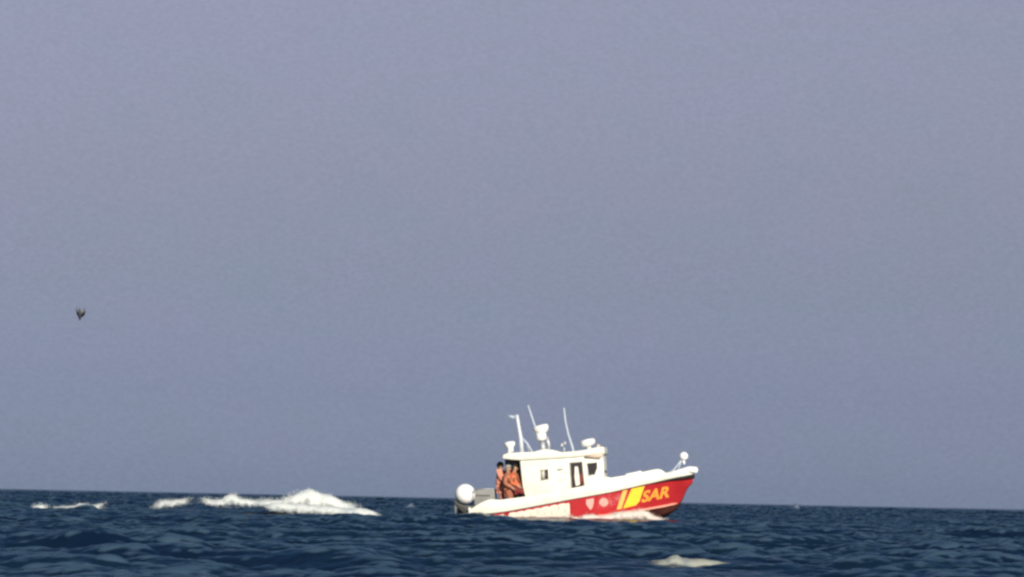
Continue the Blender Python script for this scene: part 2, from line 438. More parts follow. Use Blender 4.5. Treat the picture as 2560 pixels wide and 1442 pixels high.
# spray rail along the chine
for sg in (-1, 1):
    bm = bmesh.new()
    pts = [side(px, 0.965, 0.02, sg) for px in np.linspace(1450, 1692, 40)]
    add_tube(bm, pts, [0.045]*38 + [0.035, 0.02], 8)
    from_bm('spray_rail', bm, M['rail'], boat)
# black strake along the sheer, drawn thicker towards the bow
for sg in (-1, 1):
    bm = bmesh.new()
    pxs = np.linspace(1172, 1733, 80)
    pts, rad = [], []
    for px in pxs:
        r_ = 0.014 + 0.075*max(0, (px-1600)/130)**1.5
        p = side(min(px, 1731), 0.0, 0.012, sg); p.z -= r_*0.55; pts.append(p); rad.append(r_)
    add_tube(bm, pts, rad, 8)
    from_bm('rubbing_strake', bm, M['strake_dark'], boat)

# white bulwark above the sheer
def bul_top(px):
    return float(np.interp(px, [1172, 1184, 1205, 1225, 1250, 1320, 1440, 1510, 1560, 1620, 1660, 1690, 1731],
                               [1277, 1267, 1255, 1247, 1249, 1240, 1218, 1204, 1195, 1186, 1182, 1180, 1175]))
for sg in (-1, 1):
    bm = bmesh.new(); rows = []
    for px in PXS:
        sh, bs, *_ = smooth_st(px); tp = bul_top(px)
        b0 = bs + 0.01; b1 = bs + 0.03 - 0.03*(1 - min(1, (1731-px)/200)) ; th = min(0.07, bs*0.7)
        ring = []
        for bb, py in ((b0, sh+0.5), (b0+0.045, (sh*0.75+tp*0.25)), (b1+0.035, sh*0.3+tp*0.7), (b1, tp), (b1-th*0.5, tp-0.6), (b1-th, tp+0.5), (b0-th, sh+0.5)):
            x, z = L(px, py, -max(bb, .004)); ring.append(bm.verts.new((x, sg*max(bb, .004), z)))
        rows.append(ring)
    for a, b in zip(rows[:-1], rows[1:]):
        for i in range(7): bm.faces.new((a[i], b[i], b[(i+1) % 7], a[(i+1) % 7]))
    bm.faces.new(rows[0]); bm.faces.new(rows[-1])
    from_bm('bulwark', bm, M['gel'], boat, auto=50)
# transom board and deck
bm = bmesh.new()
rows = []
for px in PXS:
    sh, bs, *_ = smooth_st(px); r_ = []
    for k in (-1, 0, 1):
        x, z = L(px, sh - 3 - (2 if k == 0 else 0), -bs); r_.append(bm.verts.new((x, k*max(bs-0.03, .01), z)))
    rows.append(r_)
for a, b in zip(rows[:-1], rows[1:]):
    for i in (0, 1): bm.faces.new((a[i], b[i], b[i+1], a[i+1]))
from_bm('deck', bm, M['grey'], boat)
bm = bmesh.new(); x0, z0 = L(1172, 1280, -1.22)
add_box(bm, (x0+0.03, 0, z0+0.02), (0.07, 2.36, 0.34), bevel=0.02)
from_bm('transom_board', bm, M['gel'], boat, auto=40)

# foredeck trunk
bm = bmesh.new()
tr = [(1500, 1222), (1500, 1189), (1527, 1193.5), (1560, 1188), (1615, 1177), (1640, 1172), (1650, 1173), (1664, 1182), (1690, 1200)]
add_prism(bm, [L(a, b, -0.35) for a, b in tr], -0.36, 0.36, 0.04)
from_bm('foredeck_trunk', bm, M['gel'], boat, auto=40)
for xx in (1585,):
    bm = bmesh.new(); p = P(xx, 1183, 0); add_box(bm, p + Vector((0, 0, 0.02)), (0.6, 0.55, 0.05), Matrix.Rotation(R(-6.5), 3, 'Y'), 0.02)
    from_bm('hatch', bm, M['white'], boat, auto=40)

# wheelhouse
CW = 0.92
bm = bmesh.new()
cab = [(1318, 1262), (1306, 1215), (1299, 1146), (1505, 1134), (1508, 1160), (1509, 1192), (1511, 1224)]
add_prism(bm, [L(a, b, -CW) for a, b in cab], -CW, CW, 0.035)
from_bm('cabin', bm, M['gel'], boat, auto=40)
# roof: thin slab with rounded edges, raised hump and front brow
bm = bmesh.new()
rf = [(1256, 1146), (1257, 1137), (1270, 1132), (1300, 1130.5), (1333, 1129.5), (1350, 1125), (1366, 1122.5), (1382, 1125), (1404, 1130.5), (1440, 1127.5), (1470, 1123), (1494, 1117), (1508, 1117), (1510, 1134), (1440, 1142), (1300, 1150), (1280, 1149)]
add_prism(bm, [L(a, b, -1.0) for a, b in rf], -1.0, 1.0, 0.03)
from_bm('roof', bm, M['gel'], boat, auto=40)
# shade under the roof brow, put into a tan strip above the forward window
bm = bmesh.new()
add_prism(bm, [L(a, b, -CW) for a, b in ((1462, 1143), (1462, 1138), (1506, 1129.5), (1508, 1138), (1500, 1146))], -1.018, -0.99)
from_bm('visor_shade', bm, M['tan'], boat, auto=40)

def pane(name, poly, y, depth, material, parent=boat, bev=0.0):
    bm = bmesh.new(); add_prism(bm, [L(a, b, y) for a, b in poly], y, y+depth, bev)
    return from_bm(name, bm, material, parent, auto=40)
def frame(name, poly, y, w, material, parent):
    bm = bmesh.new(); n = len(poly)
    pts = [P(a, b, y) for a, b in poly]
    for i in range(n):
        add_tube(bm, [pts[i], pts[(i+1) % n]], w, 6)
    return from_bm(name, bm, material, parent)
# side windows (starboard and their twins to port)
def window(poly, extra=None):
    w = pane('window', poly, -CW-0.012, 0.05, M['glass'])
    frame('window_frame', poly, -CW-0.012, 0.018, M['gel'], w)
    return w
w1 = window([(1350, 1175), (1371, 1171), (1371, 1199), (1352, 1200)])
pane('curtain', [(1352.5, 1176.5), (1361, 1175), (1361, 1196), (1354, 1197)], -CW-0.022, 0.008, M['seam'], w1)
w3 = window([(1465, 1158), (1493, 1154), (1492, 1172), (1486, 1187), (1470, 1189)])
# sliding door with its dark opening
door = pane('door', [(1425, 1158), (1454, 1154), (1459, 1212), (1450, 1222), (1430, 1226)], -CW-0.012, 0.05, M['glass'])
frame('door_frame', [(1423, 1157), (1455, 1153), (1460, 1213), (1451, 1224), (1429, 1228)], -CW-0.012, 0.02, M['seam'], door)
pane('door_reflection', [(1436.5, 1166), (1444, 1166), (1447.5, 1190), (1449, 1211), (1439, 1214), (1435.5, 1190)], -CW-0.03, 0.012, M['pink'] if False else M['letter'], door)  # pale reflection on the door glass, painted in as a light pane
pane('red_panel', [(1447, 1186), (1454, 1184), (1456.5, 1208), (1451, 1214)], -CW-0.026, 0.010, M['pantsB'], door)
pane('window', [(1350, 1175), (1371, 1171), (1371, 1199), (1352, 1200)], CW-0.038, 0.05, M['glass'])
pane('window', [(1425, 1158), (1493, 1154), (1488, 1188), (1430, 1190)], CW-0.038, 0.05, M['glass'])
# windscreen on the front face, two panes
xf, zf = L(1506.5, 1172, -CW)
for sy in (-0.36, 0.36):
    bm = bmesh.new(); add_box(bm, (xf+0.012, sy, zf+0.06), (0.03, 0.56, 0.42), bevel=0.005)
    from_bm('windscreen', bm, M['glass'], boat, auto=40)
# handrail, vent and panel seams on the side
bm = bmesh.new(); add_tube(bm, [P(1394, 1174, -CW-0.03), P(1396, 1173, -CW-0.05), P(1405, 1171, -CW-0.05), P(1407, 1172, -CW-0.03)], 0.025, 8)
from_bm('grab_handle', bm, M['steel'], boat)
for a, b in (((1381, 1204), (1390, 1238)), ((1394, 1201), (1418, 1195)), ((1335, 1180), (1337, 1240))):
    bm = bmesh.new(); p, q = P(*a, -CW-0.004), P(*b, -CW-0.004); add_tube(bm, [p, q], 0.009, 6)
    from_bm('panel_seam', bm, M['seam'], boat)
bm = bmesh.new(); add_prism(bm, [L(a, b, 0.88) for a, b in ((1262, 1147), (1306, 1144), (1312, 1250), (1268, 1254))], 0.84, 0.90, 0.01)
from_bm('added_wing_panel', bm, M['grey'], boat, auto=40)  # panel added as a dark backing for the roof overhang's shade
bm = bmesh.new()
x0, z0 = L(1299, 1200, -0.3); add_box(bm, (x0-0.03, 0.1, z0), (0.03, 0.7, 1.3), bevel=0.01)
from_bm('aft_door', bm, M['dark'], boat, auto=40)

# ---- roof gear
bm = bmesh.new()
add_tube(bm, [P(1292, 1036), P(1296, 1062), P(1302, 1095), P(1305, 1131)], [0.066, 0.07, 0.078, 0.08], 12)
from_bm('mast', bm, M['mast'], boat)
bm = bmesh.new(); add_tube(bm, [P(1303, 1092), P(1318, 1108), P(1331, 1130)], 0.042, 8)
from_bm('mast_brace', bm, M['pale'], boat)
bm = bmesh.new(); add_tube(bm, [P(1303, 1090, 0.02), P(1316, 1106, 0.4), P(1322, 1130, 0.45)], 0.028, 8)
from_bm('mast_brace', bm, M['pale'], boat)
bm = bmesh.new()
add_tube(bm, [P(1291, 1040), P(1267, 1038)], 0.02, 8)
add_prism(bm, [L(a, b) for a, b in ((1266, 1036), (1281, 1038), (1289, 1044), (1278, 1046))], -0.02, 0.02)
from_bm('wind_vane', bm, M['pale'], boat)
def whip(pts, radii):
    bm = bmesh.new(); add_tube(bm, pts, radii, 8)
    o = from_bm('antenna', bm, M['pale'], boat)
    b2 = bmesh.new(); e = Vector(pts[-1]); add_lathe(b2, [(0.05, 0), (0.05, 0.05), (0.03, 0.09)], e + Vector((0, 0, -0.03)), seg=12)
    from_bm('antenna_base', b2, M['white'], o)
whip([P(1320, 1012, .3), P(1330, 1043, .3), P(1340, 1073, .3), P(1352, 1104, .3), P(1357, 1128, .3)], [0.040, 0.044, 0.046, 0.042, 0.04])
whip([P(1409.5, 1019, -.3), P(1413, 1052, -.3), P(1420, 1084, -.3), P(1431, 1118, -.3), P(1433, 1129, -.3)], [0.040, 0.044, 0.046, 0.048, 0.05])
# radar: pedestal, scanner dome above, wide cap
up = Vector((0, 0, 1))
bm = bmesh.new(); c = P(1358, 1126)
add_lathe(bm, [(0.13, -0.03), (0.11, 0.16), (0.09, 0.34)], c, up, 16)
rd = from_bm('radar_pedestal', bm, M['steel'], boat)
bm = bmesh.new(); c = P(1355, 1100)
add_lathe(bm, [(0.05, -0.02), (0.15, 0.01), (0.195, 0.09), (0.20, 0.20), (0.19, 0.32)], c, (-0.08, 0, 1), 24)
from_bm('radar_dome', bm, M['white'], boat)
bm = bmesh.new(); c = P(1355.5, 1083)
add_lathe(bm, [(0.17, 0.0), (0.22, 0.04), (0.28, 0.13), (0.30, 0.24), (0.285, 0.30), (0.22, 0.325), (0.05, 0.33)], c, (-0.15, 0, 1), 28)
from_bm('radar_cap', bm, M['white'], boat)
bm = bmesh.new(); add_tube(bm, [P(1366, 1092), P(1372, 1110), P(1372, 1124)], [0.09, 0.07, 0.05], 10)
from_bm('radar_bracket', bm, M['steel'], boat)
# searchlight and horn aft
bm = bmesh.new(); add_lathe(bm, [(0.09, 0), (0.09, 0.12)], P(1273, 1134), up, 12)
sl = from_bm('light_stand', bm, M['steel'], boat)
bm = bmesh.new(); add_lathe(bm, [(0.09, -0.20), (0.12, -0.16), (0.13, -0.02), (0.20, 0.04), (0.215, 0.14), (0.18, 0.19), (0.05, 0.2)], P(1275, 1116, 0), (-0.05, 0, 1), 20)
from_bm('searchlight', bm, M['white'], boat)
# navigation lamp
bm = bmesh.new(); add_lathe(bm, [(0.03, 0), (0.03, 0.2)], P(1411, 1130, -.1), up, 10); add_ball(bm, P(1412, 1107, -.1), 0.07, 2)
add_box(bm, P(1405, 1112, -.05), (0.10, 0.1, 0.12), bevel=0.02)
from_bm('navigation_lamp', bm, M['steel'], boat)
# forward satellite dome
bm = bmesh.new(); add_lathe(bm, [(0.10, -0.22), (0.08, 0.0), (0.22, 0.02), (0.28, 0.09), (0.285, 0.19), (0.25, 0.26), (0.04, 0.28)], P(1472, 1115), (-0.14, 0, 1), 26)
from_bm('satellite_dome', bm, M['white'], boat)
bm = bmesh.new(); add_box(bm, P(1498, 1115), (0.08, 1.2, 0.14), bevel=0.02)
from_bm('light_bar', bm, M['tan'], boat, auto=40)

# ---- bow fittings
bm = bmesh.new()
add_tube(bm, [P(1664, 1184, 0.0), P(1682, 1177, 0), P(1695, 1160, 0), P(1704, 1148, 0)], [0.05, 0.05, 0.035, 0.03], 8)
add_tube(bm, [P(1690, 1186, -0.1), P(1698, 1165, 0), P(1704, 1148, 0)], 0.025, 8)
from_bm('bow_davit', bm, M['pale'], boat)
bm = bmesh.new()
add_tube(bm, [P(1672, 1184, -0.35), P(1684, 1182, -0.36), P(1700, 1178, -0.3), P(1722, 1173, -0.2), P(1738, 1174, -0.08), P(1738, 1174, 0.08), P(1722, 1173, 0.2), P(1700, 1178, 0.3), P(1672, 1184, .35)], [0.06, .08, .09, .12, .12, .12, .12, .09, .06], 12)
from_bm('bow_fender', bm, M['white'], boat)
bm = bmesh.new()
add_ball(bm, P(1709, 1140, 0), 0.165, 3); add_tube(bm, [P(1708, 1150), P(1710, 1160)], 0.05, 8)
from_bm('bow_lamp', bm, M['ball'], boat)
# ---- stern fittings
bm = bmesh.new()
x0, z0 = L(1200, 1240, 0.2)
for yy in (-0.9, -0.3, 0.3, 0.9):
    add_tube(bm, [P(1188, 1262, yy), P(1186, 1222, yy)], 0.02, 6)
for py in (1222,):
    add_tube(bm, [P(1186, py, -0.9), P(1236, py-1, -0.95)], 0.018, 6)
add_tube(bm, [P(1186, 1222, -0.9), P(1186, 1222, 0.9), P(1236, 1221, 0.9)], 0.018, 6)
from_bm('stern_rail', bm, M['steel'], boat)
bm = bmesh.new(); add_prism(bm, [L(a, b, -0.4) for a, b in ((1187, 1264), (1187, 1228), (1194, 1223), (1236, 1221), (1238, 1256))], -0.4, 0.5, 0.04)
from_bm('engine_box', bm, M['grey'], boat, auto=40)
bm = bmesh.new()
add_prism(bm, [L(a, b, -0.3) for a, b in ((1134, 1250), (1140, 1250), (1160, 1262), (1186, 1262), (1184, 1276), (1174, 1282), (1158, 1280), (1140, 1264))], -0.5, 0.5, 0.03)
add_tube(bm, [P(1150, 1262, 0), P(1153, 1290, 0), P(1160, 1318, 0)], [0.1, 0.1, 0.07], 10)
from_bm('stern_bracket', bm, M['dark'], boat, auto=40)
bm = bmesh.new(); add_tube(bm, [P(1139, 1252, -0.45), P(1139, 1282, -0.45), P(1139, 1282, 0.45), P(1139, 1252, 0.45)], 0.04, 8)
from_bm('boarding_ladder', bm, M['grey'], boat)
# the large white ball carried over the stern
bm = bmesh.new(); add_ball(bm, (0, 0, 0.375), 0.385, 4)
bmesh.ops.scale(bm, vec=(1, 1, 0.99), verts=bm.verts)
ball = from_bm('round_buoy', bm, M['ball'])
ball.location = BO + boat.rotation_euler.to_matrix() @ P(1165, 1258.5, -0.45); ball.rotation_euler = boat.rotation_euler[:]
tag(ball, 'big white ball buoy sitting over the stern of the boat', 'buoy')

# ---- hull markings: flat paint laid on the hull side
def on_hull(px, py, off=0.006):
    sh, bs, ch, bc, k = smooth_st(px)
    return side(px, max(0.0, min(1.0, (py-sh)/(ch-sh))), off)
def decal(name, poly, material, off=0.008, step=2.2):
    bm = bmesh.new(); vsx = [bm.verts.new((a, b, 0)) for a, b in poly]; bm.faces.new(vsx)
    xs = [a for a, b in poly]; ys = [b for a, b in poly]
    for k in range(1, int((max(xs)-min(xs))/step)+1):
        bmesh.ops.bisect_plane(bm, geom=bm.verts[:]+bm.edges[:]+bm.faces[:], plane_co=(min(xs)+k*step, 0, 0), plane_no=(1, 0, 0))
    for k in range(1, int((max(ys)-min(ys))/step)+1):
        bmesh.ops.bisect_plane(bm, geom=bm.verts[:]+bm.edges[:]+bm.faces[:], plane_co=(0, min(ys)+k*step, 0), plane_no=(0, 1, 0))
    for v in bm.verts: v.co = on_hull(v.co.x, v.co.y, off)
    return from_bm(name, bm, material, boat)
decal('narrow_stripe', [(1555, 1226), (1567, 1223), (1552, 1271), (1540, 1273)], M['cream'])
decal('wide_stripe', [(1577, 1221), (1610, 1214), (1603, 1232), (1597, 1252), (1588, 1262), (1556, 1270)], M['yellow'])
def text_decal(name, txt, px, py, hpx, wscale, slope, shear, material, off=0.010, bold=0.03):
    cu = bpy.data.curves.new('lettering', 'FONT'); cu.body = txt; cu.size = 1.0; cu.offset = bold; cu.resolution_u = 3
    o = bpy.data.objects.new('lettering', cu); COL.objects.link(o)
    bpy.context.view_layer.update()
    me = bpy.data.meshes.new_from_object(o.evaluated_get(bpy.context.evaluated_depsgraph_get()))
    bpy.data.objects.remove(o); bpy.data.curves.remove(cu)
    bm = bmesh.new(); bm.from_mesh(me); bpy.data.meshes.remove(me)
    bmesh.ops.triangulate(bm, faces=bm.faces)
    bmesh.ops.subdivide_edges(bm, edges=[e for e in bm.edges if e.calc_length() > 0.25], cuts=2)
    s = hpx/0.70
    for v in bm.verts:
        a, b = v.co.x*s*wscale + shear*v.co.y*s, v.co.y*s
        x = px + a; y = py - b - slope*a
        v.co = on_hull(x, y, off)
    return from_bm(name, bm, material, boat, smooth=False)
text_decal('lettering', 'SAR', 1601, 1254.5, 26, 1.06, 0.20, 0.24, M['orange'], bold=0.035)
# crest and round emblem
decal('shield_emblem', [(1464, 1248), (1483, 1244.5), (1483, 1256), (1480, 1268), (1475, 1274), (1469, 1267), (1464, 1258)], M['pink'], off=0.016)
decal('round_emblem', [(1508 + 11*math.cos(a*math.pi/8), 1254.5 + 10.5*math.sin(a*math.pi/8)) for a in range(16)], M['pink'], off=0.016)
# white block lettering, overexposure painted in as one pale band; unreadable at this distance
rx = random.Random(3)
top = []; bot = []
for k in range(31):
    px = 1269 + k*(1424-1269)/30
    sh = interp(px, 1)
    top.append((px, sh + 5.5 + (2.5 if k % 4 == 0 else 0) + rx.uniform(-.5, .5)))
    bot.append((px, min(sh + 46, 1303) - (5 if k % 4 == 2 else 0) - rx.uniform(0, 2)))
top[0] = (1271, top[0][1]+4); top[-1] = (1423, top[-1][1]+6); top[-2] = (1420, top[-2][1]+1)
decal('white_lettering', top + bot[::-1], M['letter'], step=4)
for k, px in enumerate((1290, 1307, 1325, 1342, 1360, 1378, 1395, 1410)):   # gaps between the run-together white characters
    sh = interp(px, 1); a = rx.uniform(0, 14)
    decal('letter_gap', [(px, sh + 9 + a), (px + 1.6, sh + 9 + a), (px + 2.4, sh + 20 + a*.6), (px + .6, sh + 21 + a*.6)], M['gap'], off=0.012, step=6)
decal('white_lettering', [(1247, 1286), (1260, 1284), (1260, 1300), (1247, 1301)], M['letter'])

# ------------------------------------------------------------------ the crew in the cockpit
def skin_mesh(name, verts, edges, material, parent, sub=2, root=0):
    me = bpy.data.meshes.new(name)
    me.from_pydata([v[:3] for v in verts], edges, [])
    o = bpy.data.objects.new(name, me); COL.objects.link(o)
    md = o.modifiers.new('skin', 'SKIN'); md.use_smooth_shade = True
    for i, v in enumerate(verts):
        r = v[3]; me.skin_vertices[0].data[i].radius = (r, r) if not isinstance(r, tuple) else r
        me.skin_vertices[0].data[i].use_root = (i == root)
    ss = o.modifiers.new('sub', 'SUBSURF'); ss.levels = sub; ss.render_levels = sub
    bpy.context.view_layer.update()
    me2 = bpy.data.meshes.new_from_object(o.evaluated_get(bpy.context.evaluated_depsgraph_get()))
    bpy.data.objects.remove(o); bpy.data.meshes.remove(me)
    me2.name = name
    return link(name, me2, material, parent)

def person(name, feet, J, face, label, jacket, pants, hair, gloves=False):
    """J: joints in person space (metres, z up, origin between the feet); face: unit vector the face looks along"""
    root = empty('person', BO + boat.rotation_euler.to_matrix() @ feet, boat.rotation_euler[:])
    tag(root, label, 'person', 'crew standing in the cockpit'); root.scale = (1.08, 1.08, 1.08)
    g = lambda k: Vector(J[k])
    V, E = [], []
    def add(p, r, prev=None):
        V.append((*p, r)); i = len(V)-1
        if prev is not None: E.append((prev, i))
        return i
    pel = add(g('pelvis'), 0.13)
    sp = add(g('pelvis').lerp(g('chest'), .5), 0.125, pel)
    ch = add(g('chest'), 0.145, sp)
    nk = add(g('neck'), 0.062, ch)
    hd0 = add(g('head') - (g('head')-g('neck')).normalized()*0.06, 0.078, nk)
    hd = add(g('head') + Vector((0, 0, 0.02)), 0.098, hd0)
    add(g('head') + Vector((0, 0, 0.10)), 0.065, hd)
    hand_roots = []
    for s in 'LR':
        sh = add(g('sh'+s), 0.068, ch); el = add(g('el'+s), 0.046, sh); wr = add(g('wr'+s), 0.030, el)
        hd_dir = (g('wr'+s)-g('el'+s)).normalized()
        palm = g('wr'+s) + hd_dir*0.07
        pm = add(palm, (0.042, 0.026), wr)
        sidev = hd_dir.cross(Vector(face)); sidev = sidev.normalized() if sidev.length > .1 else Vector((0, 1, 0))
        for q in range(4):
            o_ = sidev*(q-1.5)*0.020
            ln = (0.060, 0.075, 0.07, 0.055)[q]
            f1 = add(palm + o_ + hd_dir*0.035, 0.010, pm); f2 = add(palm + o_ + hd_dir*(0.035+ln*.6) + Vector(face)*0.012, 0.009, f1)
            add(palm + o_ + hd_dir*(0.035+ln) + Vector(face)*0.03, 0.008, f2)
        th = add(palm - sidev*0.045 - hd_dir*0.01, 0.011, pm); add(palm - sidev*0.06 + hd_dir*0.03 + Vector(face)*.01, 0.009, th)
    for s in 'LR':
        hp = add(g('hip'+s), 0.095, pel); kn = add(g('kn'+s), 0.062, hp); an = add(g('an'+s), 0.042, kn)
        add(g('an'+s) + Vector((face[0], face[1], 0)).normalized()*0.15 + Vector((0, 0, -0.05)), 0.038, an)
    skin_mesh('body', V, E, M['skin'], root)
    # face details
    f = Vector(face).normalized(); h = g('head'); lat = f.cross(up).normalized()
    bm = bmesh.new(); add_ball(bm, h + f*0.103 + Vector((0, 0, -0.005)), 0.02, 2, (1, 1, 1.5)); from_bm('nose', bm, M['skin'], root)
    for s in (-1, 1):
        bm = bmesh.new(); add_ball(bm, h + f*0.09 + lat*0.035*s + Vector((0, 0, 0.02)), 0.013, 2); from_bm('eye', bm, M['dark'], root)
        bm = bmesh.new(); add_ball(bm, h + lat*0.10*s, 0.03, 2, (0.6, 0.6, 1.2)); from_bm('ear', bm, M['skin'], root)
    bm = bmesh.new(); add_ball(bm, h + f*0.092 + Vector((0, 0, -0.045)), 0.02, 2, (1.0, 1.0, .35)); from_bm('mouth', bm, M['pantsB'], root)
    # hair cap
    bm = bmesh.new(); vs_ = add_ball(bm, h + Vector((0, 0, 0.035)) - f*0.018, 0.125, 3, (1, 1, 1.02))
    dl = [v for v in bm.verts if (v.co - h).dot(f) > 0.055 and v.co.z < h.z + 0.06 or v.co.z < h.z - 0.06]
    bmesh.ops.delete(bm, geom=dl, context='VERTS')
    for v in bm.verts: v.co += (v.co - h).normalized()*rx.uniform(-.006, .010)
    from_bm('hair', bm, M[hair], root)
    # jacket over torso and arms
    V, E = [], []
    pel = add(g('pelvis') + Vector((0, 0, -0.02)), 0.205); sp = add(g('pelvis').lerp(g('chest'), .5), 0.20, pel); ch = add(g('chest'), 0.215, sp)
    add(g('neck').lerp(g('chest'), 0.25), 0.095, ch)
    for s in 'LR':
        sh = add(g('sh'+s), 0.115, ch); el = add(g('el'+s), 0.085, sh); add(g('wr'+s), 0.060, el)
    skin_mesh('jacket', V, E, M[jacket], root)
    bm = bmesh.new(); nk_ = g('neck').lerp(g('chest'), .2); cf = g('chest').lerp(g('pelvis'), .25); sd = f.cross(up).normalized()
    add_tube(bm, [cf + f*0.24 + sd*0.06, g('chest') + f*0.22 + sd*0.10, nk_ + f*0.06 + sd*0.12, nk_ - f*0.10, nk_ + f*0.06 - sd*0.12, g('chest') + f*0.22 - sd*0.10, cf + f*0.24 - sd*0.06], 0.045, 8)
    from_bm('life_vest', bm, M['vest'], root)
    V, E = [], []
    pel = add(g('pelvis') + Vector((0, 0, -0.03)), 0.155)
    for s in 'LR':
        hp = add(g('hip'+s), 0.14, pel); kn = add(g('kn'+s), 0.10, hp); add(g('an'+s) + Vector((0, 0, 0.04)), 0.066, kn)
    skin_mesh('trousers', V, E, M[pants], root)
    return root

# feet stand on the cockpit sole; joints measured relative to the feet
stand = dict(pelvis=(0, 0, 0.86), chest=(0.0, 0.0, 1.22), neck=(0.02, 0, 1.44), head=(0.04, 0, 1.58),
             shL=(0.0, 0.19, 1.38), shR=(0.0, -0.19, 1.38), elL=(0.10, 0.26, 1.12), elR=(0.05, -0.25, 1.12),
             wrL=(0.30, 0.20, 1.05), wrR=(0.24, -0.20, 0.98), hipL=(0, 0.1, 0.80), hipR=(0, -0.1, 0.80),
             knL=(0.04, 0.12, 0.45), knR=(0.03, -0.12, 0.45), anL=(0, 0.12, 0.08), anR=(0, -0.12, 0.08))
fA = P(1251.5, 1163, -0.30) - Vector((0.04, 0, 1.60))*1.08
person('person', fA, stand, (0.75, -0.65, -0.1), 'dark-haired person in pale salmon jacket standing aft in the cockpit', 'jackA', 'jackA', 'hair')
lean = dict(pelvis=(0.02, 0, 0.80), chest=(-0.08, 0.0, 1.13), neck=(-0.06, 0, 1.36), head=(-0.02, 0, 1.50),
            shL=(-0.10, 0.20, 1.28), shR=(-0.08, -0.20, 1.28), elL=(-0.22, 0.2, 1.02), elR=(-0.20, -0.24, 1.04),
            wrL=(0.0, 0.12, 0.88), wrR=(0.02, -0.24, 0.90), hipL=(0.05, 0.1, 0.75), hipR=(0.06, -0.1, 0.75),
            knL=(0.34, 0.14, 0.56), knR=(0.36, -0.14, 0.58), anL=(0.22, 0.14, 0.08), anR=(0.24, -0.14, 0.08))
fB = P(1287, 1169, -0.62) - Vector((-0.02, 0, 1.52))*1.08
person('person', fB, lean, (0.9, -0.4, -0.2), 'person in orange jacket and maroon trousers bending beside the cabin wall', 'jackB', 'pantsB', 'hair')

mid = dict(stand); mid.update(elL=(0.16, 0.24, 1.10), elR=(-0.12, -0.24, 1.10), wrL=(0.30, 0.05, 1.02), wrR=(0.10, -0.30, 0.95))
fC = P(1271, 1171, -0.72) - Vector((0.04, 0, 1.60))*1.08
person('person', fC, mid, (0.55, -0.83, -0.1), 'person with grey hood in tan jacket standing between the two dark-haired people', 'jackC', 'pantsA', 'hood')

# ------------------------------------------------------------------ breaking crests and spray
from mathutils import noise as mnoise
def foam(name, d, prof, depth, label, cat, material='foam', drops=700, seed=1, group=None, spread=0.14, front=None):
    """prof: (px, top py, bottom py) along the crest at distance d"""
    r = random.Random(seed); n = len(prof)
    pxs = [p[0] for p in prof]; x0, x1 = pxs[0], pxs[-1]; ppm = FPX/d
    cx = (x0+x1)/2; c = at(cx, np.interp(cx, pxs, [p[2] for p in prof]), d)
    root_loc = Vector(c)
    bm = bmesh.new(); cov = bm.verts.layers.float.new('cover')
    for dd, pr, dep in [(d, prof, depth)] + ([front] if front else []):
        pxl = [p[0] for p in pr]; a0, a1 = pxl[0], pxl[-1]
        NX = max(30, int((a1-a0)/ppm/0.035)); NY = 30; grid = []
        for i in range(NX+1):
            px = a0 + (a1-a0)*i/NX
            tp = float(np.interp(px, pxl, [p[1] for p in pr])); bt = float(np.interp(px, pxl, [p[2] for p in pr]))
            pt = at(px, tp, dd); pb = at(px, bt, dd)
            hgt = max(0.0, pt.z - pb.z); row = []
            for j in range(NY+1):
                ph = math.pi*j/NY                      # an arch from the front foot over the top to the back foot
                t = -math.cos(ph)
                z0_ = math.sin(ph)**0.8
                base_ = Vector((pt.x, pt.y + t*dep, pb.z - 0.13 + (hgt + 0.13)*z0_))
                q = Vector((base_.x*2.2, base_.y*2.2 + seed*7.3, base_.z*2.6))
                big = mnoise.fractal(q*0.6, 1.0, 2.0, 3); fine = mnoise.fractal(q*3.1, 0.9, 2.1, 4)
                k = min(1.0, hgt/0.25)*z0_
                base_.x += 0.16*k*mnoise.noise(q + Vector((9, 2, 4)))
                base_.y += t*dep*0.3*big + 0.03*fine
                base_.z += (0.13*hgt*big + 0.02*fine)*k
                v = bm.verts.new(base_ - root_loc); row.append(v)
                end = min(i, NX-i)*(a1-a0)/NX/ppm
                v[cov] = min(1, z0_*1.25)*min(1, 0.25 + end/0.5)*min(1.0, 0.62 + hgt/0.3)
            grid.append(row)
        for a, b in zip(grid[:-1], grid[1:]):
            for j in range(NY): bm.faces.new((a[j], b[j], b[j+1], a[j+1]))
    # flung droplets and froth, thickest along the upper edge
    for k in range(drops):
        px = x0 + (x1-x0)*r.random()
        tp = float(np.interp(px, pxs, [p[1] for p in prof])); bt = float(np.interp(px, pxs, [p[2] for p in prof]))
        e = r.choice((0, 0, 1))
        py = (tp if e == 0 else bt) + r.gauss(0, 1)*spread*ppm*0.32*min(1, (bt-tp)/ppm/0.35 + .3)
        p = at(px + r.gauss(0, 4), min(py, bt + 3), d + r.uniform(-depth*.6, depth*.3))
        s = r.uniform(0.005, 0.017)
        o = p - root_loc
        vv = [bm.verts.new(o + Vector(q)*s*r.uniform(.7, 1.3)) for q in ((1, 0, 0), (-1, 0, 0), (0, 1, 0), (0, -1, 0), (0, 0, 1), (0, 0, -1))]
        for v in vv: v[cov] = 1.0
        for tri in ((0, 2, 4), (2, 1, 4), (1, 3, 4), (3, 0, 4), (2, 0, 5), (1, 2, 5), (3, 1, 5), (0, 3, 5)): bm.faces.new([vv[q] for q in tri])
    o = from_bm(name, bm, M[material], None)
    o.location = root_loc
    return tag(o, label, cat, group)
G = 'breaking wave crests'
